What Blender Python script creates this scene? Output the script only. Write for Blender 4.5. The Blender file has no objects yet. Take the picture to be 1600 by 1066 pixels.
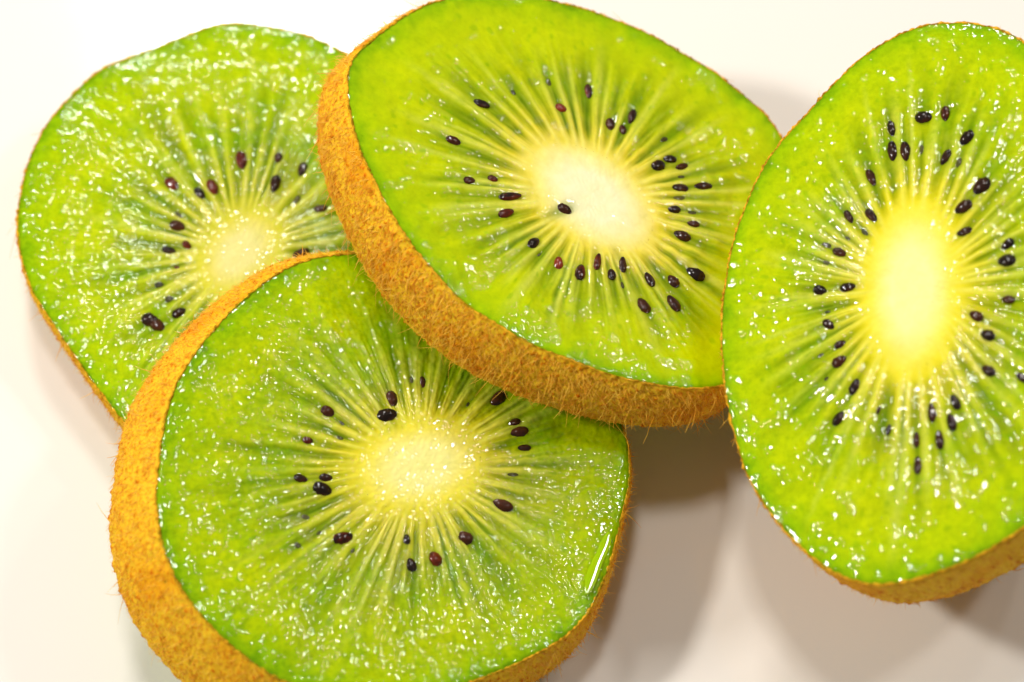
import bpy, math
import numpy as np
from mathutils import Vector, Matrix

# ------------------------------------------------------------------ camera, light, exposure
MM = 0.001
R = math.radians
scene = bpy.context.scene
col = scene.collection

def look(obj, target):
    d = Vector(target) - obj.location
    obj.rotation_euler = d.to_track_quat('-Z', 'Y').to_euler()

PITCH = R(62.0)
cam_data = bpy.data.cameras.new('camera')
cam = bpy.data.objects.new('camera', cam_data)
col.objects.link(cam)
cam_data.lens = 100.0
cam_data.sensor_width = 36.0
cam_data.clip_start = 0.01
cam_data.clip_end = 20.0
TARGET = Vector((0.0, 0.0, 0.010))
cam.location = TARGET + 0.300 * Vector((0.0, -math.cos(PITCH), math.sin(PITCH)))
cam.rotation_euler = (math.pi / 2 - PITCH, 0.0, 0.0)
cam_data.dof.use_dof = True
cam_data.dof.focus_distance = 0.291
cam_data.dof.aperture_fstop = 18.0
scene.camera = cam

world = bpy.data.worlds.new('World')
scene.world = world
world.use_nodes = True
bg = world.node_tree.nodes['Background']
bg.inputs['Color'].default_value = (1.0, 0.965, 0.91, 1.0)
bg.inputs['Strength'].default_value = 0.13

def softbox(name, loc, target, sx, sy, watts, color):
    ld = bpy.data.lights.new(name, 'AREA')
    ld.shape = 'RECTANGLE'
    ld.size = sx
    ld.size_y = sy
    ld.energy = watts
    ld.color = color
    o = bpy.data.objects.new(name, ld)
    col.objects.link(o)
    o.location = loc
    look(o, target)
    return o

softbox('studio_lamp_overhead', (-0.03, 0.06, 0.56), (0, 0, 0.01), 0.070, 0.070, 0.88, (1.0, 0.965, 0.90))
softbox('studio_lamp_back', (-0.08, 0.36, 0.42), (0, 0, 0.01), 0.070, 0.070, 1.05, (1.0, 0.965, 0.90))
softbox('studio_lamp_left', (-0.41, -0.03, 0.40), (0, 0, 0.01), 0.060, 0.060, 2.15, (1.0, 0.96, 0.89))
softbox('studio_lamp_right', (0.285, 0.065, 0.40), (0, 0, 0.01), 0.040, 0.040, 0.36, (1.0, 0.97, 0.92))
softbox('added_glint_kicker', (0.27, 0.22, 0.40), (0, 0, 0.01), 0.026, 0.026, 0.15, (1.0, 0.97, 0.92))  # added small lamp, there only to bring wet glints onto the uppermost slice

scene.view_settings.view_transform = 'Standard'
scene.view_settings.look = 'None'
scene.view_settings.exposure = 0.0
scene.view_settings.gamma = 1.0
scene.view_settings.use_curve_mapping = False
scene.render.engine = 'CYCLES'
scene.cycles.use_denoising = True
scene.cycles.max_bounces = 8
scene.cycles.sample_clamp_indirect = 6.0

# ------------------------------------------------------------------ noise helpers (numpy)
def band_noise(seed, lo, hi, n=1024, size=72.0):
    """tileable random field, unit variance, wavelengths lo..hi mm"""
    rng = np.random.default_rng(seed)
    f = np.fft.fft2(rng.standard_normal((n, n)))
    k = np.fft.fftfreq(n, d=size / n)
    kk = np.hypot(k[:, None], k[None, :]) + 1e-9
    w = 1.0 / kk
    m = np.exp(-(np.maximum(lo / w, 1e-9)) ** 4) * np.exp(-(w / hi) ** 4)
    g = np.real(np.fft.ifft2(f * m))
    g = (g - g.mean()) / g.std()
    return g.astype(np.float32), size

def sample(field, u, v):
    g, size = field
    n = g.shape[0]
    x = (u / size * n) % n
    y = (v / size * n) % n
    i = np.floor(x).astype(int)
    j = np.floor(y).astype(int)
    fx = x - i
    fy = y - j
    i0, j0, i1, j1 = i % n, j % n, (i + 1) % n, (j + 1) % n
    return (g[i0, j0] * (1 - fx) * (1 - fy) + g[i1, j0] * fx * (1 - fy)
            + g[i0, j1] * (1 - fx) * fy + g[i1, j1] * fx * fy)

def sstep(a, b, x):
    t = np.clip((x - a) / (b - a), 0, 1)
    return t * t * (3 - 2 * t)

LARGE = band_noise(1, 6.0, 16.0)
MID = band_noise(2, 1.6, 3.5)
FINE = band_noise(3, 0.55, 1.1)
SPOT = band_noise(4, 1.0, 2.6)
GRAIN = band_noise(5, 0.35, 0.7)

class Polar:
    """closed outline as a periodic radius function of the angle"""
    def __init__(self, pts, smooth=1):
        p = np.array(pts, float)
        a = np.arctan2(p[:, 1], p[:, 0])
        r = np.hypot(p[:, 0], p[:, 1])
        o = np.argsort(a)
        a, r = a[o], r[o]
        self.n = 720
        t = np.linspace(-math.pi, math.pi, self.n, endpoint=False)
        aa = np.concatenate([a - 2 * math.pi, a, a + 2 * math.pi])
        rr = np.concatenate([r, r, r])
        v = np.interp(t, aa, rr)
        f = np.fft.rfft(v)
        k = np.arange(len(f))
        f *= np.exp(-(k / (26.0 / smooth)) ** 2)
        self.r = np.fft.irfft(f, self.n)
    def __call__(self, th):
        x = ((th + math.pi) / (2 * math.pi) * self.n) % self.n
        i = np.floor(x).astype(int)
        f = x - i
        return self.r[i % self.n] * (1 - f) + self.r[(i + 1) % self.n] * f

# ------------------------------------------------------------------ mesh helpers
def mesh_object(name, verts, faces, mat, parent=None, attr=None, smooth=True):
    me = bpy.data.meshes.new(name)
    me.from_pydata([], [], [])
    verts = np.asarray(verts, np.float32) * MM
    me.vertices.add(len(verts))
    me.vertices.foreach_set('co', verts.ravel())
    if isinstance(faces, tuple):
        quads, tris = faces
    else:
        quads, tris = faces, np.zeros((0, 3), int)
    loops = np.concatenate([np.asarray(quads).ravel(), np.asarray(tris).ravel()]).astype(np.int32)
    nq, nt = len(quads), len(tris)
    me.loops.add(len(loops))
    me.loops.foreach_set('vertex_index', loops)
    me.polygons.add(nq + nt)
    start = np.concatenate([np.arange(nq) * 4, nq * 4 + np.arange(nt) * 3]).astype(np.int32)
    me.polygons.foreach_set('loop_start', start)
    me.polygons.foreach_set('use_smooth', np.full(nq + nt, smooth, bool))
    me.update(calc_edges=True)
    if attr is not None:
        ca = me.attributes.new('tissue', 'FLOAT_COLOR', 'POINT')
        ca.data.foreach_set('color', np.asarray(attr, np.float32).ravel())
    me.validate()
    if mat:
        me.materials.append(mat)
    o = bpy.data.objects.new(name, me)
    col.objects.link(o)
    if parent:
        o.parent = parent
    return o

def ring_quads(nr, nt, base=0, flip=False):
    i = np.arange(nr - 1)[:, None]
    j = np.arange(nt)[None, :]
    a = base + i * nt + j
    b = base + i * nt + (j + 1) % nt
    c = base + (i + 1) * nt + (j + 1) % nt
    d = base + (i + 1) * nt + j
    q = np.stack([a, d, c, b], -1).reshape(-1, 4)
    return q[:, ::-1] if flip else q

def tag(o, label=None, category=None, group=None, kind=None):
    for k, v in (('label', label), ('category', category), ('group', group), ('kind', kind)):
        if v:
            o[k] = v
    return o

# ------------------------------------------------------------------ materials
def new_mat(name):
    m = bpy.data.materials.new(name)
    m.use_nodes = True
    nt = m.node_tree
    return m, nt, nt.nodes['Principled BSDF']

def srgb(r, g, b):
    f = lambda c: (c / 255 / 12.92) if c / 255 <= 0.04045 else ((c / 255 + 0.055) / 1.055) ** 2.4
    return (f(r), f(g), f(b), 1.0)

def ramp(nt, fac, stops, interp='LINEAR'):
    n = nt.nodes.new('ShaderNodeValToRGB')
    n.color_ramp.interpolation = interp
    e = n.color_ramp.elements
    while len(e) < len(stops):
        e.new(0.5)
    for i, (p, c) in enumerate(stops):
        e[i].position = p
        e[i].color = c
    nt.links.new(fac, n.inputs['Fac'])
    return n.outputs['Color']

def mix(nt, fac, a, b, mode='MIX'):
    n = nt.nodes.new('ShaderNodeMix')
    n.data_type = 'RGBA'
    n.blend_type = mode
    for s, v in ((n.inputs[0], fac), (n.inputs[6], a), (n.inputs[7], b)):
        if hasattr(v, 'is_linked'):
            nt.links.new(v, s)
        else:
            s.default_value = v
    return n.outputs[2]

def calc(nt, op, a, b=None, c=None, clamp=False):
    n = nt.nodes.new('ShaderNodeMath')
    n.operation = op
    n.use_clamp = clamp
    for i, v in enumerate((a, b, c)):
        if v is None:
            continue
        if hasattr(v, 'is_linked'):
            nt.links.new(v, n.inputs[i])
        else:
            n.inputs[i].default_value = v
    return n.outputs[0]

def mm_coords(nt, scale=(1, 1, 1)):
    tc = nt.nodes.new('ShaderNodeTexCoord')
    mp = nt.nodes.new('ShaderNodeMapping')
    mp.inputs['Scale'].default_value = [1000.0 * s for s in scale]
    nt.links.new(tc.outputs['Object'], mp.inputs['Vector'])
    return mp.outputs['Vector']

def noise(nt, vec, scale, detail=2.0, rough=0.5, dist=0.0):
    n = nt.nodes.new('ShaderNodeTexNoise')
    n.inputs['Scale'].default_value = scale
    n.inputs['Detail'].default_value = detail
    n.inputs['Roughness'].default_value = rough
    n.inputs['Distortion'].default_value = dist
    nt.links.new(vec, n.inputs['Vector'])
    return n.outputs['Fac']

def bump(nt, height, dist_mm, strength=1.0, normal=None):
    n = nt.nodes.new('ShaderNodeBump')
    n.inputs['Strength'].default_value = strength
    n.inputs['Distance'].default_value = dist_mm * MM
    nt.links.new(height, n.inputs['Height'])
    if normal is not None:
        nt.links.new(normal, n.inputs['Normal'])
    return n.outputs['Normal']

def flesh_material(name, core_mid, core_rim, yellow, relief, sparkle, core_wet, shade):
    m, nt, bs = new_mat(name)
    at = nt.nodes.new('ShaderNodeAttribute')
    at.attribute_name = 'tissue'
    sep = nt.nodes.new('ShaderNodeSeparateColor')
    nt.links.new(at.outputs['Color'], sep.inputs['Color'])
    q, fibre, locule = sep.outputs[0], sep.outputs[1], sep.outputs[2]
    mottle = at.outputs['Alpha']
    vec = mm_coords(nt)
    wob = noise(nt, vec, 0.45, 3.0, 0.6)
    qq = calc(nt, 'MULTIPLY_ADD', calc(nt, 'SUBTRACT', wob, 0.5), 0.08, q)
    qq = calc(nt, 'MULTIPLY_ADD', fibre, -0.035, qq)
    # q runs 0 at the middle of the core, 0.5 at its rim, 1 under the skin
    base = ramp(nt, qq, [
        (0.0, core_mid), (0.22, core_mid), (0.43, core_rim), (0.545, yellow),
        (0.625, srgb(206, 206, 14)), (0.72, srgb(203, 210, 0)), (0.87, srgb(200, 212, 0)),
        (0.945, srgb(186, 206, 0)), (0.982, srgb(156, 192, 0)), (1.0, srgb(122, 164, 0))])
    base = mix(nt, calc(nt, 'MULTIPLY', locule, 0.9, clamp=True), base, srgb(84, 120, 0))
    base = mix(nt, calc(nt, 'MULTIPLY', fibre, 0.48, clamp=True), base, srgb(228, 228, 112))
    base = mix(nt, calc(nt, 'MULTIPLY', mottle, 0.38, clamp=True), base, srgb(120, 172, 0))
    zone = noise(nt, vec, 0.24, 4.0, 0.62)
    ring = ramp(nt, q, [(0.58, (0, 0, 0, 1)), (0.70, (1, 1, 1, 1)), (0.90, (0.5, 0.5, 0.5, 1))])
    base = mix(nt, calc(nt, 'MULTIPLY', calc(nt, 'MULTIPLY_ADD', zone, 3.0, -1.1, clamp=True), calc(nt, 'MULTIPLY', ring, shade)), base, srgb(132, 178, 0))
    cells = noise(nt, vec, 0.9, 3.0, 0.6)
    base = mix(nt, calc(nt, 'MULTIPLY_ADD', cells, 0.9, -0.27, clamp=True), base, mix(nt, 1.0, base, srgb(222, 236, 200), 'MULTIPLY'))
    grain = noise(nt, vec, 1.5, 4.0, 0.7)
    gmask = ramp(nt, q, [(0.54, (0, 0, 0, 1)), (0.66, (1, 1, 1, 1))])
    base = mix(nt, calc(nt, 'MULTIPLY', calc(nt, 'MULTIPLY_ADD', grain, 3.6, -1.55, clamp=True), calc(nt, 'MULTIPLY', gmask, shade)), base, mix(nt, 1.0, base, srgb(206, 220, 150), 'MULTIPLY'))
    nt.links.new(base, bs.inputs['Base Color'])
    bs.inputs['Roughness'].default_value = 0.5
    bs.inputs['Specular IOR Level'].default_value = 0.0
    bs.subsurface_method = 'RANDOM_WALK'
    nt.links.new(ramp(nt, q, [(0.49, (0, 0, 0, 1)), (0.62, (0.6, 0.6, 0.6, 1))]), bs.inputs['Subsurface Weight'])
    bs.inputs['Subsurface Radius'].default_value = (1.0, 1.0, 0.3)
    bs.inputs['Subsurface Scale'].default_value = 1.6 * MM
    bs.inputs['Coat Weight'].default_value = 1.0
    bs.inputs['Coat Roughness'].default_value = 0.025
    bs.inputs['Coat IOR'].default_value = 1.43
    # film of juice over the cut cells: fine wet relief, in drier and wetter patches
    n1 = noise(nt, vec, sparkle, 1.0, 0.5)
    n3 = noise(nt, vec, 0.28, 2.0, 0.5)
    patch = calc(nt, 'MULTIPLY_ADD', n3, 2.2, -0.5, clamp=True)
    body = ramp(nt, q, [(0.30, (core_wet, core_wet, core_wet, 1)), (0.56, (1, 1, 1, 1)), (0.97, (1, 1, 1, 1)), (0.995, (0.5, 0.5, 0.5, 1))])
    h = calc(nt, 'MULTIPLY', n1, calc(nt, 'MULTIPLY_ADD', patch, 0.85, 0.40))
    h = calc(nt, 'MULTIPLY', h, body)
    nt.links.new(bump(nt, h, relief), bs.inputs['Coat Normal'])
    nt.links.new(bump(nt, h, relief * 0.12), bs.inputs['Normal'])
    return m

def skin_material():
    m, nt, bs = new_mat('kiwi_skin')
    at = nt.nodes.new('ShaderNodeAttribute')
    at.attribute_name = 'tissue'
    sep = nt.nodes.new('ShaderNodeSeparateColor')
    nt.links.new(at.outputs['Color'], sep.inputs['Color'])
    wart, blotch, edge = sep.outputs[0], sep.outputs[1], sep.outputs[2]
    vec = mm_coords(nt)
    n1 = noise(nt, vec, 1.3, 4.0, 0.65)
    n2 = noise(nt, vec, 3.6, 3.0, 0.65)
    ground = mix(nt, n1, srgb(222, 172, 22), srgb(255, 212, 54))
    ground = mix(nt, calc(nt, 'MULTIPLY', blotch, 0.7, clamp=True), ground, srgb(232, 158, 18))
    flecks = ramp(nt, n2, [(0.0, (0, 0, 0, 1)), (0.53, (0, 0, 0, 1)), (0.61, (1, 1, 1, 1))])
    c = mix(nt, calc(nt, 'MULTIPLY', flecks, 0.75), ground, srgb(214, 112, 2))
    c = mix(nt, calc(nt, 'MULTIPLY', wart, 0.9, clamp=True), c, srgb(200, 86, 0))
    c = mix(nt, edge, c, ramp(nt, noise(nt, vec, 1.6, 3.0, 0.7), [(0.38, srgb(146, 104, 8)), (0.62, srgb(240, 178, 40))]))
    nt.links.new(c, bs.inputs['Base Color'])
    bs.inputs['Roughness'].default_value = 0.75
    bs.inputs['Specular IOR Level'].default_value = 0.06
    bs.inputs['Subsurface Weight'].default_value = 0.0
    nt.links.new(bump(nt, n2, 0.08, 0.8), bs.inputs['Normal'])
    return m

def hair_material():
    m, nt, bs = new_mat('kiwi_hair')
    vec = mm_coords(nt)
    n1 = noise(nt, vec, 0.9, 2.0)
    c = ramp(nt, n1, [(0.3, srgb(238, 152, 24)), (0.7, srgb(255, 214, 84))])
    nt.links.new(c, bs.inputs['Base Color'])
    bs.inputs['Roughness'].default_value = 0.45
    bs.inputs['Specular IOR Level'].default_value = 0.15
    return m

def seed_material(name, dark, light, amount):
    m, nt, bs = new_mat(name)
    tc = nt.nodes.new('ShaderNodeTexCoord')
    n1 = noise(nt, tc.outputs['Object'], 900.0, 3.0, 0.6)
    oi = nt.nodes.new('ShaderNodeObjectInfo')
    f = calc(nt, 'MULTIPLY_ADD', oi.outputs['Random'], 0.25, n1)
    c = ramp(nt, f, [(amount, dark), (amount + 0.28, light)])
    nt.links.new(c, bs.inputs['Base Color'])
    bs.inputs['Roughness'].default_value = 0.5
    bs.inputs['Specular IOR Level'].default_value = 0.08
    bs.inputs['Coat Weight'].default_value = 0.7
    bs.inputs['Coat Roughness'].default_value = 0.06
    n2 = noise(nt, tc.outputs['Object'], 2600.0, 2.0, 0.5)
    nt.links.new(bump(nt, n2, 0.10), bs.inputs['Normal'])
    n3 = noise(nt, tc.outputs['Object'], 1500.0, 1.0, 0.5)
    nt.links.new(bump(nt, n3, 0.22), bs.inputs['Coat Normal'])
    return m

def table_material():
    m, nt, bs = new_mat('white_glossy_acrylic')
    vec = mm_coords(nt)
    n1 = noise(nt, vec, 0.02, 3.0)
    c = mix(nt, n1, (0.85, 0.81, 0.76, 1), (0.87, 0.83, 0.78, 1))
    nt.links.new(c, bs.inputs['Base Color'])
    n2 = noise(nt, vec, 0.09, 5.0, 0.6)
    nt.links.new(calc(nt, 'MULTIPLY_ADD', n2, 0.08, 0.05), bs.inputs['Roughness'])
    bs.inputs['IOR'].default_value = 1.49
    return m

SKIN = skin_material()
HAIR = hair_material()
SEED = {
    0: seed_material('seed_black_brown', srgb(26, 14, 8), srgb(74, 34, 14), 0.50),
    1: seed_material('seed_dark_red', srgb(30, 14, 8), srgb(112, 36, 12), 0.50),
    2: seed_material('seed_red_brown', srgb(48, 18, 8), srgb(134, 46, 18), 0.46),
    -1: seed_material('seed_under_film', srgb(48, 46, 20), srgb(88, 84, 36), 0.42),
}
def juice_material():
    m, nt, bs = new_mat('green_kiwi_juice')
    vec = mm_coords(nt)
    c = mix(nt, noise(nt, vec, 0.8), srgb(150, 190, 0), srgb(174, 204, 0))
    nt.links.new(c, bs.inputs['Base Color'])
    bs.inputs['Roughness'].default_value = 0.5
    bs.inputs['Specular IOR Level'].default_value = 0.0
    bs.inputs['Coat Weight'].default_value = 1.0
    bs.inputs['Coat Roughness'].default_value = 0.03
    bs.inputs['Coat IOR'].default_value = 1.5
    return m
JUICE = juice_material()

# ------------------------------------------------------------------ the table
def build_table():
    h = 600.0
    v = [(-h, -h, -20), (h, -h, -20), (h, h, -20), (-h, h, -20), (-h, -h, 0), (h, -h, 0), (h, h, 0), (-h, h, 0)]
    f = [(0, 3, 2, 1), (4, 5, 6, 7), (0, 1, 5, 4), (1, 2, 6, 5), (2, 3, 7, 6), (3, 0, 4, 7)]
    o = mesh_object('table_top', np.array(v, float), np.array(f), table_material(), smooth=False)
    tag(o, 'glossy white table top under the kiwi pieces', None, None, 'structure')
build_table()

# ------------------------------------------------------------------ seeds (shared meshes)
def seed_mesh(i):
    rng = np.random.default_rng(50 + i)
    nr, nt = 9, 14
    vs = [(-0.5, 0, 0)]
    for a in np.linspace(0, math.pi, nr + 2)[1:-1]:
        x = -0.5 * math.cos(a)
        r = 0.5 * math.sin(a) ** 0.85 * (1 - 0.30 * (x + 0.5) ** (1.6 + 0.3 * i))
        for j in range(nt):
            b = 2 * math.pi * j / nt
            k = 1 + 0.05 * rng.standard_normal()
            vs.append((x, r * k * math.cos(b), 0.86 * r * k * math.sin(b)))
    vs.append((0.5, 0, 0))
    vs = np.array(vs)
    quads = ring_quads(nr, nt, 1)
    last = 1 + (nr - 1) * nt
    tris = [(0, 1 + j, 1 + (j + 1) % nt) for j in range(nt)]
    tris += [(last + (j + 1) % nt, last + j, len(vs) - 1) for j in range(nt)]
    return vs, (quads, np.array(tris)[:, ::-1])
SEED_GEO = [seed_mesh(i) for i in range(3)]
SEED_MESH = {}
def get_seed_mesh(i, flag):
    if (i, flag) not in SEED_MESH:
        vs, f = SEED_GEO[i]
        o = mesh_object('seed', vs, f, SEED[flag])
        SEED_MESH[(i, flag)] = o.data
        bpy.data.objects.remove(o)
    return SEED_MESH[(i, flag)]

# ------------------------------------------------------------------ one kiwi piece
class Piece:
    def __init__(self, spec):
        self.__dict__.update(spec)
        self.R = Polar(spec['out'])
        self.C = Polar(spec['core'], 2)
        rng = self.rng = np.random.default_rng(spec['seed'])
        self.off = np.array(spec['seed'] * 7.3)
        sd = np.array([s[:2] for s in self.seeds])
        self.sth = np.arctan2(sd[:, 1], sd[:, 0])
        self.sr = np.hypot(sd[:, 0], sd[:, 1])
        # pale fibres run between the seed chambers
        n = self.fibres
        th = (np.arange(n) + rng.uniform(-0.33, 0.33, n)) * 2 * math.pi / n
        for _ in range(6):
            d = (th[:, None] - self.sth[None, :] + math.pi) % (2 * math.pi) - math.pi
            k = np.argmin(abs(d), 1)
            dm = d[np.arange(n), k]
            th = th + np.where(abs(dm) < 0.06, np.sign(dm) * (0.06 - abs(dm)) * 0.5, 0)
        self.fth = th
        self.fw = rng.uniform(0.18, 0.42, n)
        self.fi = rng.uniform(0.35, 1.0, n)
        self.fend = rng.uniform(0.45, 1.0, n)
        self.gap = rng.uniform(0.45, 1.0, n)
        self.gap2 = rng.uniform(0, 1, n)
        self.fwig = rng.uniform(-1, 1, n) * 0.05

    def face(self, u, v):
        """height of the cut face above its plane (mm) and tissue masks at local points"""
        r = np.hypot(u, v)
        th = np.arctan2(v, u)
        Rc, Ro = self.C(th), self.R(th)
        q = (r - Rc) / (Ro - Rc)
        qn = np.where(q < 0, 0.5 * r / Rc, 0.5 + 0.5 * q)
        o = self.off
        lg, md, fn = sample(LARGE, u + o, v), sample(MID, u, v + o), sample(FINE, u + o, v + o)
        fib = np.zeros_like(r)
        for k in range(len(self.fth)):
            a = (th - self.fth[k] - self.fwig[k] * q + 0.004 * md * np.clip(q, 0, 1) + math.pi) % (2 * math.pi) - math.pi
            d = a * r
            w = self.fw[k] * (0.7 + 0.9 * np.clip(q, 0, 1))
            g = self.fi[k] * np.exp(-(d / w) ** 2) * sstep(-0.10, 0.10, q) * (1 - sstep(self.fend[k] * 0.55, self.fend[k], q))
            fib = np.maximum(fib, g)
        loc = np.zeros_like(r)
        sock = np.zeros_like(r)
        for k, s in enumerate(self.seeds):
            a = (th - self.sth[k] + math.pi) % (2 * math.pi) - math.pi
            dr = r - self.sr[k]
            near = (abs(dr) < 9) & (abs(a) * r < 5)
            if not near.any():
                continue
            dt = a[near] * r[near]
            dd = dr[near]
            tail = np.where(dd > 0, np.exp(-(dd / (2.0 * s[2])) ** 2), np.exp(-(dd / (0.8 * s[2])) ** 2))
            g = tail * np.exp(-(dt / (0.62 * s[3])) ** 2)
            loc[near] = np.maximum(loc[near], g)
            sock[near] = np.maximum(sock[near], np.exp(-(dd / (0.75 * s[2])) ** 2 - (dt / (0.75 * s[3])) ** 2))
        fs = np.sort(self.fth % (2 * math.pi))
        ta = (th - 0.004 * md) % (2 * math.pi)
        k = np.searchsorted(fs, ta)
        lo, hi = fs[k - 1] - np.where(k == 0, 2 * math.pi, 0), np.append(fs, fs[0] + 2 * math.pi)[k]
        mid = np.sin(np.clip((ta - lo) / (hi - lo), 0, 1) * math.pi) ** 1.3
        gap = self.gap[k % len(fs)]
        reach = 0.50 + 0.48 * self.gap2[k % len(fs)]
        win = sstep(-0.02, 0.14, q) * (1 - sstep(reach * 0.45, reach, q)) * sstep(0.15, 0.7, (hi - lo) * r)
        thread = sample(FINE, th * 14.0 + o, r * 0.12 + o) + 0.6 * sample(GRAIN, th * 12.0, r * 0.1 + o)
        loc = np.clip(np.maximum(0.85 * loc, self.chamber * gap * mid * win) * (1 - 0.6 * fib), 0, 1)
        streak = sstep(0.0, 0.15, q) * (1 - sstep(0.40, 0.80, q))
        loc = np.clip(loc + streak * 0.08 * np.clip(-thread, 0, 2), 0, 1)
        fib = np.clip(fib + streak * 0.10 * np.clip(thread, 0, 2), 0, 1)
        # darker green flecks further out, drawn out along the radius
        ru = th * 22.0
        sp = sample(SPOT, ru + o, r * 0.8 + o)
        mot = sstep(1.2, 2.4, sp) * sstep(0.30, 0.45, q) * (1 - sstep(0.86, 0.95, q))
        h = 0.07 * lg + 0.022 * md + 0.010 * fn * self.wet
        h = h + 0.035 * fib - 0.07 * loc - 0.10 * sock
        h = h + 0.010 * self.wet * thread * sstep(0.0, 0.12, q) * (1 - sstep(0.60, 0.95, q))
        core = 1 - sstep(-0.25, 0.1, q)
        h = h * (1 - 0.5 * core) + 0.10 * core
        h = h - 0.09 * sstep(0.965, 1.0, q) ** 1.5
        return h, np.stack([np.clip(qn, 0, 1), fib, loc, mot], -1)

    def side(self, th, d):
        """outer skin surface: radius and level at angle th, depth d below the face (mm)"""
        t = d / self.T
        Ro = self.R(th) + t * (self.shift[0] * np.cos(th) + self.shift[1] * np.sin(th))
        if self.dome:
            e = np.sqrt(np.clip(1 - t ** 2.8, 0, 1))
            return Ro * e + self.flare * np.sin(np.clip(t * 2.2, 0, 1) * math.pi) * 0.6
        return Ro + self.flare * np.sin(np.clip(t, 0, 1) * math.pi * self.bow) + self.taper * t

    def build(self):
        n = Vector(self.n).normalized()
        x = Vector((1, 0, 0))
        uu = (x - x.dot(n) * n).normalized()
        vv = n.cross(uu)
        root = bpy.data.objects.new(self.name, None)
        col.objects.link(root)
        base = Vector(self.c) - n * self.T
        root.empty_display_size = 0.01
        root.matrix_world = Matrix(((uu.x, vv.x, n.x, base.x * MM), (uu.y, vv.y, n.y, base.y * MM),
                                    (uu.z, vv.z, n.z, base.z * MM), (0, 0, 0, 1)))
        tag(root, self.label, 'kiwi', 'cut kiwi pieces heaped on the white table')
        T = self.T
        SK = 0.22                                    # skin thickness
        # ---- flesh: cut face, side under the skin, back
        NT = 1000
        th = np.linspace(-math.pi, math.pi, NT, endpoint=False)
        qs = np.concatenate([np.linspace(0.03, 0.97, 24) * 0.5, 0.5 + 0.5 * np.concatenate([np.linspace(0.0, 0.95, 112), np.linspace(0.957, 1.0, 10)])])
        Rc, Ro = self.C(th), self.R(th) - 0.12
        rad = np.where(qs[:, None] < 0.5, 2 * qs[:, None] * Rc, Rc + (2 * qs[:, None] - 1) * (Ro - Rc))
        U, V = rad * np.cos(th), rad * np.sin(th)
        H, att = self.face(U, V)
        verts = [np.stack([U, V, T + H], -1).reshape(-1, 3)]
        atts = [att.reshape(-1, 4)]
        ds = self.depths(24)[1:]
        sr = np.stack([self.side(th, d) - 0.12 - 0.28 * float(sstep(0.0, 0.6, np.array(d))) for d in ds])
        sr = np.maximum(sr, 0.05)
        sz = np.stack([np.full(NT, T - min(d, T - 0.05) * 1.0) for d in ds])
        verts.append(np.stack([sr * np.cos(th), sr * np.sin(th), sz], -1).reshape(-1, 3))
        sa = np.zeros((len(ds) * NT, 4)); sa[:, 0] = 0.99
        atts.append(sa)
        nr = len(qs) + len(ds)
        if not self.dome:
            br = sr[-1] * np.array([0.8, 0.5, 0.2])[:, None]
            verts.append(np.stack([br * np.cos(th), br * np.sin(th), np.full_like(br, sz[-1, 0])], -1).reshape(-1, 3))
            ba = np.zeros((3 * NT, 4)); ba[:, 0] = np.repeat([0.85, 0.6, 0.3], NT)
            atts.append(ba)
            nr += 3
        top, bot = nr * NT, nr * NT + 1
        h0, a0 = self.face(np.array([0.001]), np.array([0.0]))
        verts.append(np.array([[0, 0, T + h0[0]], [0, 0, 0.03 if not self.dome else 0.05]]))
        atts.append(np.array([a0[0], [0.1, 0, 0, 0]]))
        j = np.arange(NT)
        tris = np.concatenate([np.stack([np.full(NT, top), j, (j + 1) % NT], -1),
                               np.stack([(nr - 1) * NT + (j + 1) % NT, (nr - 1) * NT + j, np.full(NT, bot)], -1)])
        fmat = flesh_material(self.name + '_flesh', *self.tint)
        fl = mesh_object('flesh', np.concatenate(verts), (ring_quads(nr, NT), tris), fmat, root, np.concatenate(atts))
        # ---- core: pale plug through the piece, its rim sinking into the flesh
        NTc, NRc = 360, 44
        tc = np.linspace(-math.pi, math.pi, NTc, endpoint=False)
        f = np.linspace(0.03, 1.0, NRc)[:, None]
        rc = f * self.C(tc) * 0.97
        U, V = rc * np.cos(tc), rc * np.sin(tc)
        H, att = self.face(U, V)
        H = H + 0.03 * (1 - f ** 2) - 0.004 + 0.004 * sample(GRAIN, U, V)
        low = max(0.5, T - 9.0) if self.dome else 0.06
        rl = self.C(tc) * 0.97
        verts = np.concatenate([np.stack([U, V, T + H], -1).reshape(-1, 3),
                                np.stack([rl * np.cos(tc), rl * np.sin(tc), np.full(NTc, low)], -1),
                                np.array([[0, 0, T + h0[0] + 0.026], [0, 0, low]])])
        att = np.concatenate([att.reshape(-1, 4), np.tile([0.3, 0, 0, 0], (NTc, 1)), [[0, 0, 0, 0], [0, 0, 0, 0]]])
        nr = NRc + 1
        j = np.arange(NTc)
        tris = np.concatenate([np.stack([np.full(NTc, nr * NTc), j, (j + 1) % NTc], -1),
                               np.stack([(nr - 1) * NTc + (j + 1) % NTc, (nr - 1) * NTc + j, np.full(NTc, nr * NTc + 1)], -1)])
        co = mesh_object('core', verts, (ring_quads(nr, NTc), tris), fmat, root, att)
        # ---- skin: thin shell round the side
        NS = 760
        ts = np.linspace(-math.pi, math.pi, NS, endpoint=False)
        dl = self.depths(50)
        P, A = [], []
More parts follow.
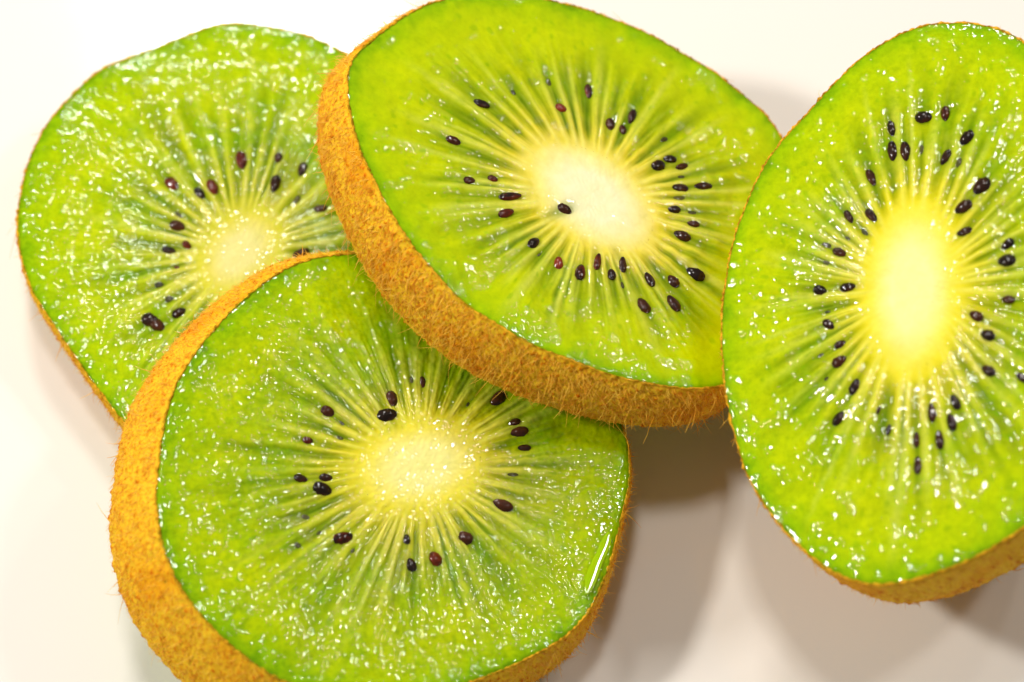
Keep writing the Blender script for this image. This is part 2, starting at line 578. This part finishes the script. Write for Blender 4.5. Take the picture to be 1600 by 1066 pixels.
        def wall(d, out):
            r = self.side(ts, d)
            arc = ts * 23.0
            w = sample(FINE, arc + self.off, d + self.off * 2)
            w2 = sample(SPOT, arc + 9 + self.off, d * 1.2)
            bl = sample(LARGE, arc + 30, d + self.off)
            wart = sstep(0.7, 1.5, w) * sstep(-0.5, 0.8, w2)
            if out:
                fade = sstep(0.0, 0.35, np.full(NS, d)) if True else 1
                r = r + (0.10 * wart + 0.05 * w2 + 0.02 * w) * (0.7 + 0.3 * fade) + 0.05 * sample(GRAIN, arc * 0.8, d + self.off)
                return r, np.stack([wart, sstep(0.2, 1.6, bl), np.full(NS, 1.0 - float(sstep(0.0, 0.25, np.array(d)))), np.ones(NS)], -1)
            return r - SK * (0.85 + 0.30 * np.clip(sample(FINE, arc, 3.0 + 0 * arc), -1.5, 1.5)), np.stack([np.zeros(NS), np.zeros(NS), np.ones(NS), np.ones(NS)], -1)
        inner_d = self.depths(12)[::-1]
        hr, _ = self.face((self.R(ts) - 0.15) * np.cos(ts), (self.R(ts) - 0.15) * np.sin(ts))
        for d, out in [(d, True) for d in dl] + [(d, False) for d in inner_d]:
            r, a = wall(d, out)
            r = np.maximum(r, 0.02 if out else 0.01)
            zz = T - d
            if self.dome and not out:
                zz = max(zz, 0.3)
            k = max(0.0, 1 - d / 1.5)
            P.append(np.stack([r * np.cos(ts), r * np.sin(ts), zz + hr * k + 0.02 * k], -1))
            A.append(a)
        nr = len(P)
        quads = ring_quads(nr, NS)
        close = np.stack([(nr - 1) * NS + np.arange(NS), np.arange(NS), (np.arange(NS) + 1) % NS, (nr - 1) * NS + (np.arange(NS) + 1) % NS], -1)
        sk = mesh_object('skin', np.concatenate(P), np.concatenate([quads, close]), SKIN, root, np.concatenate(A))
        # ---- hair on the skin
        self.hair(sk)
        # ---- seeds
        for k, (su, sv, L, W, ang, flag) in enumerate(self.seeds):
            h, _ = self.face(np.array([su]), np.array([sv]))
            i = int(self.rng.integers(0, 3))
            o = bpy.data.objects.new('seed', get_seed_mesh(i, flag))
            col.objects.link(o)
            o.parent = root
            lift = {-1: -0.24, 0: -0.04, 1: 0.0, 2: -0.03}[flag] * W
            o.location = (su * MM, sv * MM, (T + h[0] + lift) * MM)
            a = R(ang)
            if math.cos(a) * su + math.sin(a) * sv > 0:      # narrow end towards the core
                a += math.pi
            o.rotation_euler = (self.rng.uniform(-0.5, 0.5), self.rng.uniform(-0.16, 0.16), a)
            o.scale = (L * 1.04, W * 1.06, W * 0.95)
            if flag == 2:
                o['label'] = 'reddish brown seed'
            elif flag == -1:
                o['label'] = 'seed half sunk under a film of flesh'
        return root, fl

    def depths(self, n):
        t = np.linspace(0, 1, n)
        if self.dome:
            return self.T * np.sin(t * math.pi / 2) * 0.9999
        return np.concatenate([[0, 0.06, 0.15], np.linspace(0.3, self.T - 0.3, n - 5), [self.T - 0.1, self.T]])

    def hair(self, parent):
        rng = self.rng
        n = self.hairs
        th = rng.uniform(-math.pi, math.pi, n)
        d = rng.uniform(0.25, (0.85 if self.dome else 1.0) * self.T - 0.9, n)
        longh = rng.uniform(size=n) < self.long_share
        length = np.where(longh, rng.uniform(0.9, 2.4, n), rng.uniform(0.3, 1.0, n))
        r0 = np.where(longh, 0.056, 0.040) * rng.uniform(0.7, 1.25, n)
        e = 0.02
        def pos(t, dd):
            r = self.side(t, dd)
            return np.stack([r * np.cos(t), r * np.sin(t), self.T - dd], -1)
        p = pos(th, d)
        tu = pos(th + e, d) - pos(th - e, d)
        td = pos(th, d + 0.1) - pos(th, d - 0.1)
        tu /= np.linalg.norm(tu, axis=1)[:, None]
        td /= np.linalg.norm(td, axis=1)[:, None]
        nn = np.cross(td, tu)
        nn *= np.sign((nn * np.stack([np.cos(th), np.sin(th), 0 * th], -1)).sum(1))[:, None]
        lift = np.where(longh, rng.uniform(0.25, 1.1, n), rng.uniform(0.10, 0.7, n))
        swirl = rng.normal(0.25, 0.55, n)
        fall = rng.normal(0.8, 0.4, n)
        dirn = nn * lift[:, None] + tu * swirl[:, None] + td * fall[:, None]
        dirn /= np.linalg.norm(dirn, axis=1)[:, None]
        bend = (nn * rng.normal(-0.12, 0.25, n)[:, None] + tu * rng.normal(0, 0.35, n)[:, None] + td * 0.15)
        seg = 4
        side1 = np.cross(dirn, nn)
        side1 /= np.linalg.norm(side1, axis=1)[:, None] + 1e-9
        side2 = np.cross(dirn, side1)
        V = np.zeros((n, seg, 3, 3))
        for s in range(seg):
            t = s / (seg - 1)
            c = p - nn * 0.03 + dirn * (length * t)[:, None] + bend * (length * t * t)[:, None]
            w = r0 * (1 - 0.8 * t)
            for k in range(3):
                b = 2 * math.pi * k / 3
                V[:, s, k] = c + side1 * (w * math.cos(b))[:, None] + side2 * (w * math.sin(b))[:, None]
        # keep the hairs above the table
        base = (np.arange(n) * seg * 3)[:, None, None]
        s = np.arange(seg - 1)[None, :, None]
        k = np.arange(3)[None, None, :]
        a = base + s * 3 + k
        b = base + s * 3 + (k + 1) % 3
        q = np.stack([a, b, b + 3, a + 3], -1).reshape(-1, 4)
        o = mesh_object('hair', V.reshape(-1, 3), q, HAIR, parent)
        tag(o, 'golden brown fuzz on the skin', None, None, 'stuff')

CREAM = srgb(255, 247, 200)
# outlines, cores and seeds in mm in the plane of each cut face; seeds: (u, v, length, width, angle, kind)
PIECES = [
    dict(
    name='kiwi_slice', label='flat kiwi slice lying lowest on the table, half covered by two other slices', seed=11,
    dome=False, flare=0.5, bow=1.0, taper=-1.2, shift=(0.0, 0.0), fibres=44, chamber=1.0, wet=1.3, hairs=5000, long_share=0.03,
    tint=(srgb(240, 229, 150), srgb(226, 214, 84), srgb(210, 204, 36), 0.085, 1.85, 0.04, 0.8),
    c=(-29.25, 11.13, 9.3), n=(0, -0.0801, 0.9968), T=7.5,
    out=[
        (-1.8, 28.5), (2.9, 27.8), (7.2, 26.5), (10.8, 24.5), (14.8, 20.7), (17.7, 15.9), (18.9, 10.4), (18.9, 4.2),
        (17.2, -1.9), (14.6, -7.9), (11, -13.1), (6.4, -17.8), (1.1, -21.4), (-4.1, -22.9), (-8.2, -21.9), (-11.9, -19.3),
        (-13.9, -16.4), (-16.8, -12.3), (-19.4, -8.6), (-22.1, -4.5), (-23.6, -0.4), (-24.3, 3.4), (-24.1, 7.3), (-23.3, 12),
        (-21.7, 15.9), (-19.4, 19.1), (-16.9, 22.1), (-13.3, 23.9), (-9.2, 25.7), (-5.3, 27.6),
    ],
    core=[
        (3.3, 4.2), (4.1, 2.9), (4.3, 1.1), (3.8, -0.8), (2.8, -2.6), (1.3, -4), (-0.3, -4.8), (-1.9, -4.8),
        (-3.2, -4.2), (-4, -2.8), (-4.2, -1.1), (-3.8, 0.8), (-2.8, 2.7), (-1.3, 4.1), (0.3, 4.9), (2, 4.9),
    ],
    seeds=[
        (-0.29, 11.18, 2.19, 1.32, -79, 1), (-7.76, 8.37, 1.87, 1.31, -42, 2), (-4.65, 7.21, 1.67, 1.14, -51, 0), (-3.29, 7.91, 1.92, 1.19, -61, 1),
        (-6.75, 4.51, 1.33, 0.72, -42, -1), (-6.82, 3.21, 1.83, 1.28, -16, 0), (-5.76, 0.99, 1.18, 0.86, -42, 1), (-7.59, 0.38, 1.67, 0.98, -11, 0),
        (-6.73, -1.67, 0.62, 0.38, 0, 1), (-8.28, -3.78, 1.64, 0.9, 0, -1), (-7.37, -5.51, 1.23, 1.05, 0, -1), (-9.24, -7.9, 2.12, 1.58, -26, 0),
        (-8.46, -8.42, 1.71, 1.43, -31, 0), (-6.21, -7.08, 1.63, 1.27, 28, 0), (3.75, 11.49, 1.25, 0.98, -88, 0), (3.51, 8.3, 2.08, 1.26, -97, 0),
        (6.38, 10.09, 1.68, 1.14, -106, 0), (5.86, 6.44, 1.34, 1.01, -116, -1), (8.53, 5.36, 1.52, 1.08, 0, 0), (6.54, 0, 1.93, 0.99, 22, 0),
    ]),
    dict(
    name='kiwi_slice', label='uppermost kiwi slice with large oval cream core and long hairs on its rind', seed=23,
    dome=False, flare=0.9, bow=1.0, taper=0.0, shift=(-1.0, -0.2), fibres=48, chamber=1.0, wet=0.6, hairs=15000, long_share=0.08,
    tint=(CREAM, srgb(252, 236, 140), srgb(244, 220, 46), 0.078, 1.8, 0.0, 0.3),
    c=(8.26, 10.2, 22.5), n=(0.3097, 0.0599, 0.949), T=8.5,
    out=[
        (-26.5, 8.5), (-26.4, 11.4), (-22.7, 16.2), (-18.6, 20.5), (-14.4, 23), (-9.4, 24.4), (-4.4, 24.7), (0, 24.6),
        (4.4, 23.6), (8.8, 22.1), (13.2, 20.1), (16.8, 17.9), (19.7, 15.6), (21.9, 12.7), (23.3, 8.1), (23.5, 2.4),
        (22.6, -4.3), (20.8, -10.9), (18.1, -16.5), (14.1, -20.1), (10.2, -21.1), (6.1, -21.4), (2, -21), (-2, -20.3),
        (-6, -19.2), (-10, -17.7), (-14, -15.2), (-16.7, -12.8), (-19.4, -9.7), (-22.2, -5), (-24.3, -0.6), (-25.8, 3.8),
    ],
    core=[
        (6.3, -4.4), (4.7, -5.8), (2.5, -6.3), (-0.2, -5.9), (-2.8, -4.6), (-5, -2.6), (-6.4, -0.2), (-6.9, 2.3),
        (-6.3, 4.4), (-4.8, 5.9), (-2.5, 6.4), (0.2, 6), (2.9, 4.7), (5.1, 2.6), (6.5, 0.2), (7, -2.3),
    ],
    seeds=[
        (-11.97, 9.29, 1.81, 1.12, -11, 0), (-8.48, 11.5, 0.91, 0.68, -50, -1), (-4.57, 13.74, 1.34, 0.71, -77, -1), (-0.07, 13.77, 1.82, 0.91, -87, 2),
        (-3.25, 10.62, 1.35, 1.14, -18, 2), (2.3, 9.88, 1.5, 1.18, -91, 0), (3.65, 9.44, 1.25, 0.96, -91, 0), (4.7, 11.34, 1.95, 0.96, -107, 0),
        (-14.97, 3.9, 1.58, 1.09, -12, 0), (-13.22, -0.68, 1.26, 0.95, 12, 0), (-10.75, 0.01, 1.07, 0.83, -5, 1), (8.17, 9.12, 1.53, 0.73, 41, -1),
        (8.83, 6.86, 1.63, 1.08, 12, 0), (7.43, 5.65, 1.78, 1.36, 32, 0), (10.25, 6.19, 1.6, 0.93, 27, 0), (10.13, 4.85, 1.19, 0.66, 12, -1),
        (9.93, 3.33, 1.88, 1.17, 7, 0), (12.55, 4.14, 2.09, 1.07, 12, 0), (-8.9, -1.74, 2.49, 1.1, 15, 1), (-9.3, -3.95, 1.82, 1.02, 32, 1),
        (-3.03, -2.16, 1.58, 1.18, -24, 0), (-6.37, -6.94, 1.61, 1.14, 49, 0), (-5.76, -8.14, 0.72, 0.4, 49, -1), (-3.64, -8.71, 1.47, 1.05, -91, 2),
        (-1.39, -9.5, 1.91, 1.15, -99, 1), (0.5, -7.87, 2.01, 0.88, -100, 1), (3.21, -7.72, 1.88, 0.93, -91, 0), (2, -9.05, 1.4, 0.99, -91, 0),
        (3.16, -9.98, 1.12, 0.59, -82, -1), (6.1, -8.85, 1.84, 1.03, -67, 0), (8.7, -8.49, 1.61, 1.24, -50, 0), (5.46, -12.07, 1.92, 1.43, -61, 0),
        (8.68, -11.21, 2.06, 1.36, -61, 0), (11.28, -7.03, 2.11, 1.44, -24, 0), (9.95, -2.63, 1.87, 1.28, -18, 0), (11.22, -1, 1.41, 0.92, 1, 0),
        (9.12, 0.41, 1.47, 0.97, 12, 0), (11.12, 0.43, 1.33, 0.73, 12, -1), (9.68, 1.98, 1.77, 0.82, 12, -1),
    ]),
    dict(
    name='kiwi_slice', label='glistening wet kiwi slice with broad golden rind tucked beneath the uppermost slice', seed=37,
    dome=False, flare=1.2, bow=0.9, taper=1.2, shift=(-1.7, -0.4), fibres=46, chamber=1.0, wet=1.5, hairs=12000, long_share=0.02,
    tint=(srgb(250, 240, 150), srgb(244, 226, 76), srgb(226, 210, 26), 0.115, 1.65, 0.06, 0.8),
    c=(-9.35, -17.43, 16), n=(0.2507, -0.1003, 0.9628), T=9.5,
    out=[
        (-8.1, 22.5), (-10.7, 21.9), (-13.4, 20.8), (-15.9, 18.8), (-18.5, 16.3), (-21, 13.2), (-23.4, 9.5), (-25.1, 6.1),
        (-25.9, 2.3), (-26.2, -1.8), (-26.4, -5.8), (-25.9, -9), (-24.9, -12.2), (-23.3, -15), (-21, -17.7), (-18.4, -20.1),
        (-15.2, -22.3), (-12.1, -23.6), (-7.6, -24.5), (-1.9, -24.4), (2.5, -23.3), (6.3, -21.7), (8.8, -20.6), (11.3, -19.2),
        (14.4, -17.4), (16.9, -15.1), (18.9, -11.5), (20.4, -6.9), (21.4, -2.9), (22.3, 0.5), (22.2, 3.8), (21.3, 7),
        (18.9, 11.4), (15.2, 15.7), (10.3, 19.5), (4.8, 21.8), (-1.3, 22.7),
    ],
    core=[
        (6.6, 2.3), (6.5, 0.4), (5.4, -1.5), (3.5, -3.2), (1.1, -4.4), (-1.4, -4.9), (-3.8, -4.7), (-5.5, -3.7),
        (-6.5, -2.2), (-6.4, -0.4), (-5.4, 1.5), (-3.6, 3.2), (-1.1, 4.4), (1.4, 5), (3.8, 4.8), (5.6, 3.8),
    ],
    seeds=[
        (-2.88, 7.04, 1.71, 1.35, -79, 0), (-3.38, 5.19, 2.09, 1.5, 16, 0), (-9.5, 4.96, 1.42, 1.25, -16, 0), (-7.97, 3.86, 0.9, 0.63, -27, -1),
        (-8.19, 2.34, 1.16, 0.56, -21, -1), (-11.44, 1.7, 1.1, 0.82, -5, 1), (-12.04, -2.35, 1.41, 0.95, -11, 0), (-9.46, -2.06, 1.42, 0.88, 0, 0),
        (-9.81, -3.3, 1.98, 1.43, -16, 0), (-11.41, -6.25, 1.02, 0.74, -6, -1), (-10.02, -7.8, 0.93, 0.64, 35, -1), (-12.1, -9.3, 0.9, 0.79, 5, -1),
        (-7.56, -8.2, 2.09, 1.31, 15, 1), (-6.57, -9.38, 0.74, 0.51, 44, -1), (-1.14, -7.81, 1.07, 0.78, -89, 0), (-0.65, -10.43, 1.43, 1.13, -69, 0),
        (0.29, 9.02, 1.38, 0.75, -80, 0), (-0.85, 9.19, 0.96, 0.54, -80, -1), (8.23, 8.1, 2.03, 1.32, 49, 0), (5.07, 7.1, 0.93, 0.65, 62, -1),
        (9.93, 5.67, 1.39, 0.88, 20, 0), (10.47, 4.68, 1.94, 1.16, 15, 0), (10.94, 2.98, 1.49, 0.83, 5, 0), (8.72, -3.4, 2.22, 1.39, -16, 0),
        (4.82, -7.18, 1.61, 1.38, -27, 0), (1.82, -9.57, 1.54, 1.29, -59, 1), (9.86, -0.09, 1.34, 0.69, 0, -1),
    ]),
    dict(
    name='kiwi_half', label='thick kiwi half with tall yellow core, its tilted face overlapping the uppermost slice', seed=41,
    dome=True, flare=0.0, bow=1.0, taper=0.0, shift=(0.0, 0.0), fibres=50, chamber=0.95, wet=1.0, hairs=9000, long_share=0.02,
    tint=(srgb(252, 240, 162), srgb(245, 229, 84), srgb(234, 216, 16), 0.085, 1.9, 0.06, 0.6),
    c=(39.26, -5.3, 30.8), n=(-0.33, -0.15, 0.932), T=31.5,
    out=[
        (6.2, 28), (2.3, 28.2), (-1, 27.3), (-4.4, 25.3), (-7.2, 22.9), (-9.9, 20.1), (-12.3, 17.9), (-14.8, 14.8),
        (-16.5, 11.2), (-18, 7.2), (-18.9, 3.1), (-19.4, -0.9), (-19.4, -5), (-19.1, -9.1), (-18.2, -13.8), (-17.3, -17.2),
        (-15.8, -20.2), (-13.6, -23.3), (-10.9, -26.4), (-7.8, -28.6), (-5.4, -29.5), (-1.7, -29.4), (2.1, -28.5), (5.8, -27),
        (9.5, -25.1), (13, -22.6), (15.9, -19.2), (18.2, -14.9), (19.6, -9.3), (20.1, -2.9), (20, 3.6), (19, 11.1),
        (17.3, 17.1), (15.1, 21.6), (12.4, 25), (9.4, 27),
    ],
    core=[
        (-0.9, -9), (-2.4, -8.1), (-3.6, -5.9), (-4.3, -2.8), (-4.3, 0.8), (-3.7, 4.2), (-2.4, 7), (-0.8, 8.8),
        (0.9, 9.2), (2.5, 8.2), (3.7, 5.9), (4.3, 2.8), (4.3, -0.7), (3.6, -4.1), (2.4, -6.9), (0.8, -8.6),
    ],
    seeds=[
        (1.94, 18.14, 1.75, 1.38, -8, 0), (4.13, 18.17, 1.65, 1.03, -93, 2), (-1.34, 17.35, 1.75, 0.9, -83, 0), (-1.33, 14.78, 2.35, 1.03, -88, 0),
        (-0.04, 14.61, 2.21, 1.1, -88, 0), (1.63, 14.45, 1.37, 0.58, -93, -1), (6.16, 15.26, 1.9, 1.24, 42, 0), (3.96, 13.51, 1.75, 0.95, 58, 0),
        (5.2, 12.65, 1.55, 0.81, 58, -1), (-3.58, 12.33, 1.9, 0.95, -69, 0), (7.41, 9.9, 2.06, 1.64, 36, 0), (5.47, 7.99, 1.87, 1.37, 25, 0),
        (5.46, 5.43, 1.61, 1.02, 14, 0), (-6.01, 8.46, 1.54, 0.82, -65, 0), (-3.74, 8.3, 1.67, 1.01, -56, 0), (-4.52, 6.63, 1.24, 0.76, -51, -1),
        (-6.23, 6.23, 0.97, 0.64, -46, -1), (-8.46, 5.76, 1.35, 0.79, -27, -1), (-7.06, 4.77, 1.55, 0.98, -27, 0), (-8.46, 3.85, 1.2, 0.66, -22, -1),
        (9.57, 3.5, 1.49, 1, 42, 0), (9.42, 1.86, 1.73, 1.47, 4, 0), (-9.21, 1.03, 1.47, 1.12, -22, 0), (-6.49, 1.11, 1.6, 1.09, 4, 0),
        (-8.59, -1.33, 0.77, 0.41, 4, -1), (-8.51, -2.68, 1.49, 1.01, -45, 0), (-7.43, -4.81, 1.25, 0.81, 25, 0), (-9.46, -5.78, 0.95, 0.61, 15, -1),
        (-7.56, -6.65, 1.56, 1.22, 31, 0), (-8.84, -8.23, 0.75, 0.47, 25, -1), (-6.13, -9.44, 1.73, 1.05, 68, 0), (-7.91, -12.41, 1.63, 0.99, 52, 0),
        (-2.97, -14.02, 1.27, 0.58, 73, 0), (-3.83, -12.04, 0.89, 0.39, 68, 1), (1.29, -12.77, 2.01, 0.87, -88, 0), (3.69, -12.05, 1.76, 0.98, -69, 0),
        (-0.33, -15.38, 1.67, 0.69, -93, 0), (1.96, -15.67, 2, 0.99, -83, 0), (3.16, -13.99, 1.81, 0.98, -79, 0), (-0.32, -17.89, 1.91, 0.87, -93, 0),
        (6.13, -3.44, 1.49, 1.13, -37, 0), (7.14, -5.53, 1.46, 1.21, -27, 0), (9.26, -2.09, 1.38, 0.97, -17, 0), (6.95, -9.09, 1.54, 1.06, -36, 0),
        (11.94, -4.9, 1.54, 1.03, -12, 0), (11.7, -0.61, 1.47, 0.99, 4, 0), (10.27, -10.23, 1.52, 0.93, -37, 0),
    ]),
]
JUICE_PATH = [(19.87, -5.4), (19.31, -7.02), (18.48, -8.78), (17.85, -10.52), (17.37, -12.23)]


def juice_film(piece, root, path, width, height):
    """smooth bead of juice lying along the rim of a cut face; path in mm in the face plane"""
    p = np.array(path, float)
    t = np.linspace(0, 1, 40)
    s = np.linspace(0, 1, len(p))
    c = np.stack([np.interp(t, s, p[:, k]) for k in (0, 1)], -1)
    for _ in range(12):
        c[1:-1] = 0.25 * c[:-2] + 0.5 * c[1:-1] + 0.25 * c[2:]
    d = np.gradient(c, axis=0)
    d /= np.linalg.norm(d, axis=1)[:, None]
    nrm = np.stack([-d[:, 1], d[:, 0]], -1)
    w = width * np.power(np.clip(np.sin(np.pi * np.clip(t, 0.004, 0.996)), 0, 1), 0.4) * (1 + 0.12 * np.sin(9 * t + 1))
    n = 24
    V = []
    hs, _ = piece.face(c[:, 0], c[:, 1])
    hs = np.full_like(hs, np.percentile(hs, 80))
    for k in range(n):
        a = 2 * math.pi * k / n
        x = math.cos(a) * w * 0.5
        z = piece.T + hs + (0.02 + height * math.sin(a) ** 2 if math.sin(a) >= 0 else 0.02 + 0.15 * math.sin(a))
        V.append(np.stack([c[:, 0] + nrm[:, 0] * x, c[:, 1] + nrm[:, 1] * x, z], -1))
    V = np.stack(V, 1).reshape(-1, 3)
    q = ring_quads(len(t), n)
    m = len(V)
    V = np.concatenate([V, V[:n].mean(0)[None], V[-n:].mean(0)[None]])
    j = np.arange(n)
    tris = np.concatenate([np.stack([np.full(n, m), j, (j + 1) % n], -1),
                           np.stack([m - n + (j + 1) % n, m - n + j, np.full(n, m + 1)], -1)])
    o = mesh_object('juice_bead', V, (q, tris), JUICE, root)
    o['label'] = 'smooth shiny bead of juice along the rim'

for spec in PIECES:
    p = Piece(spec)
    root, flesh = p.build()
    if spec['seed'] == 37:
        juice_film(p, root, JUICE_PATH, 1.2, 0.055)
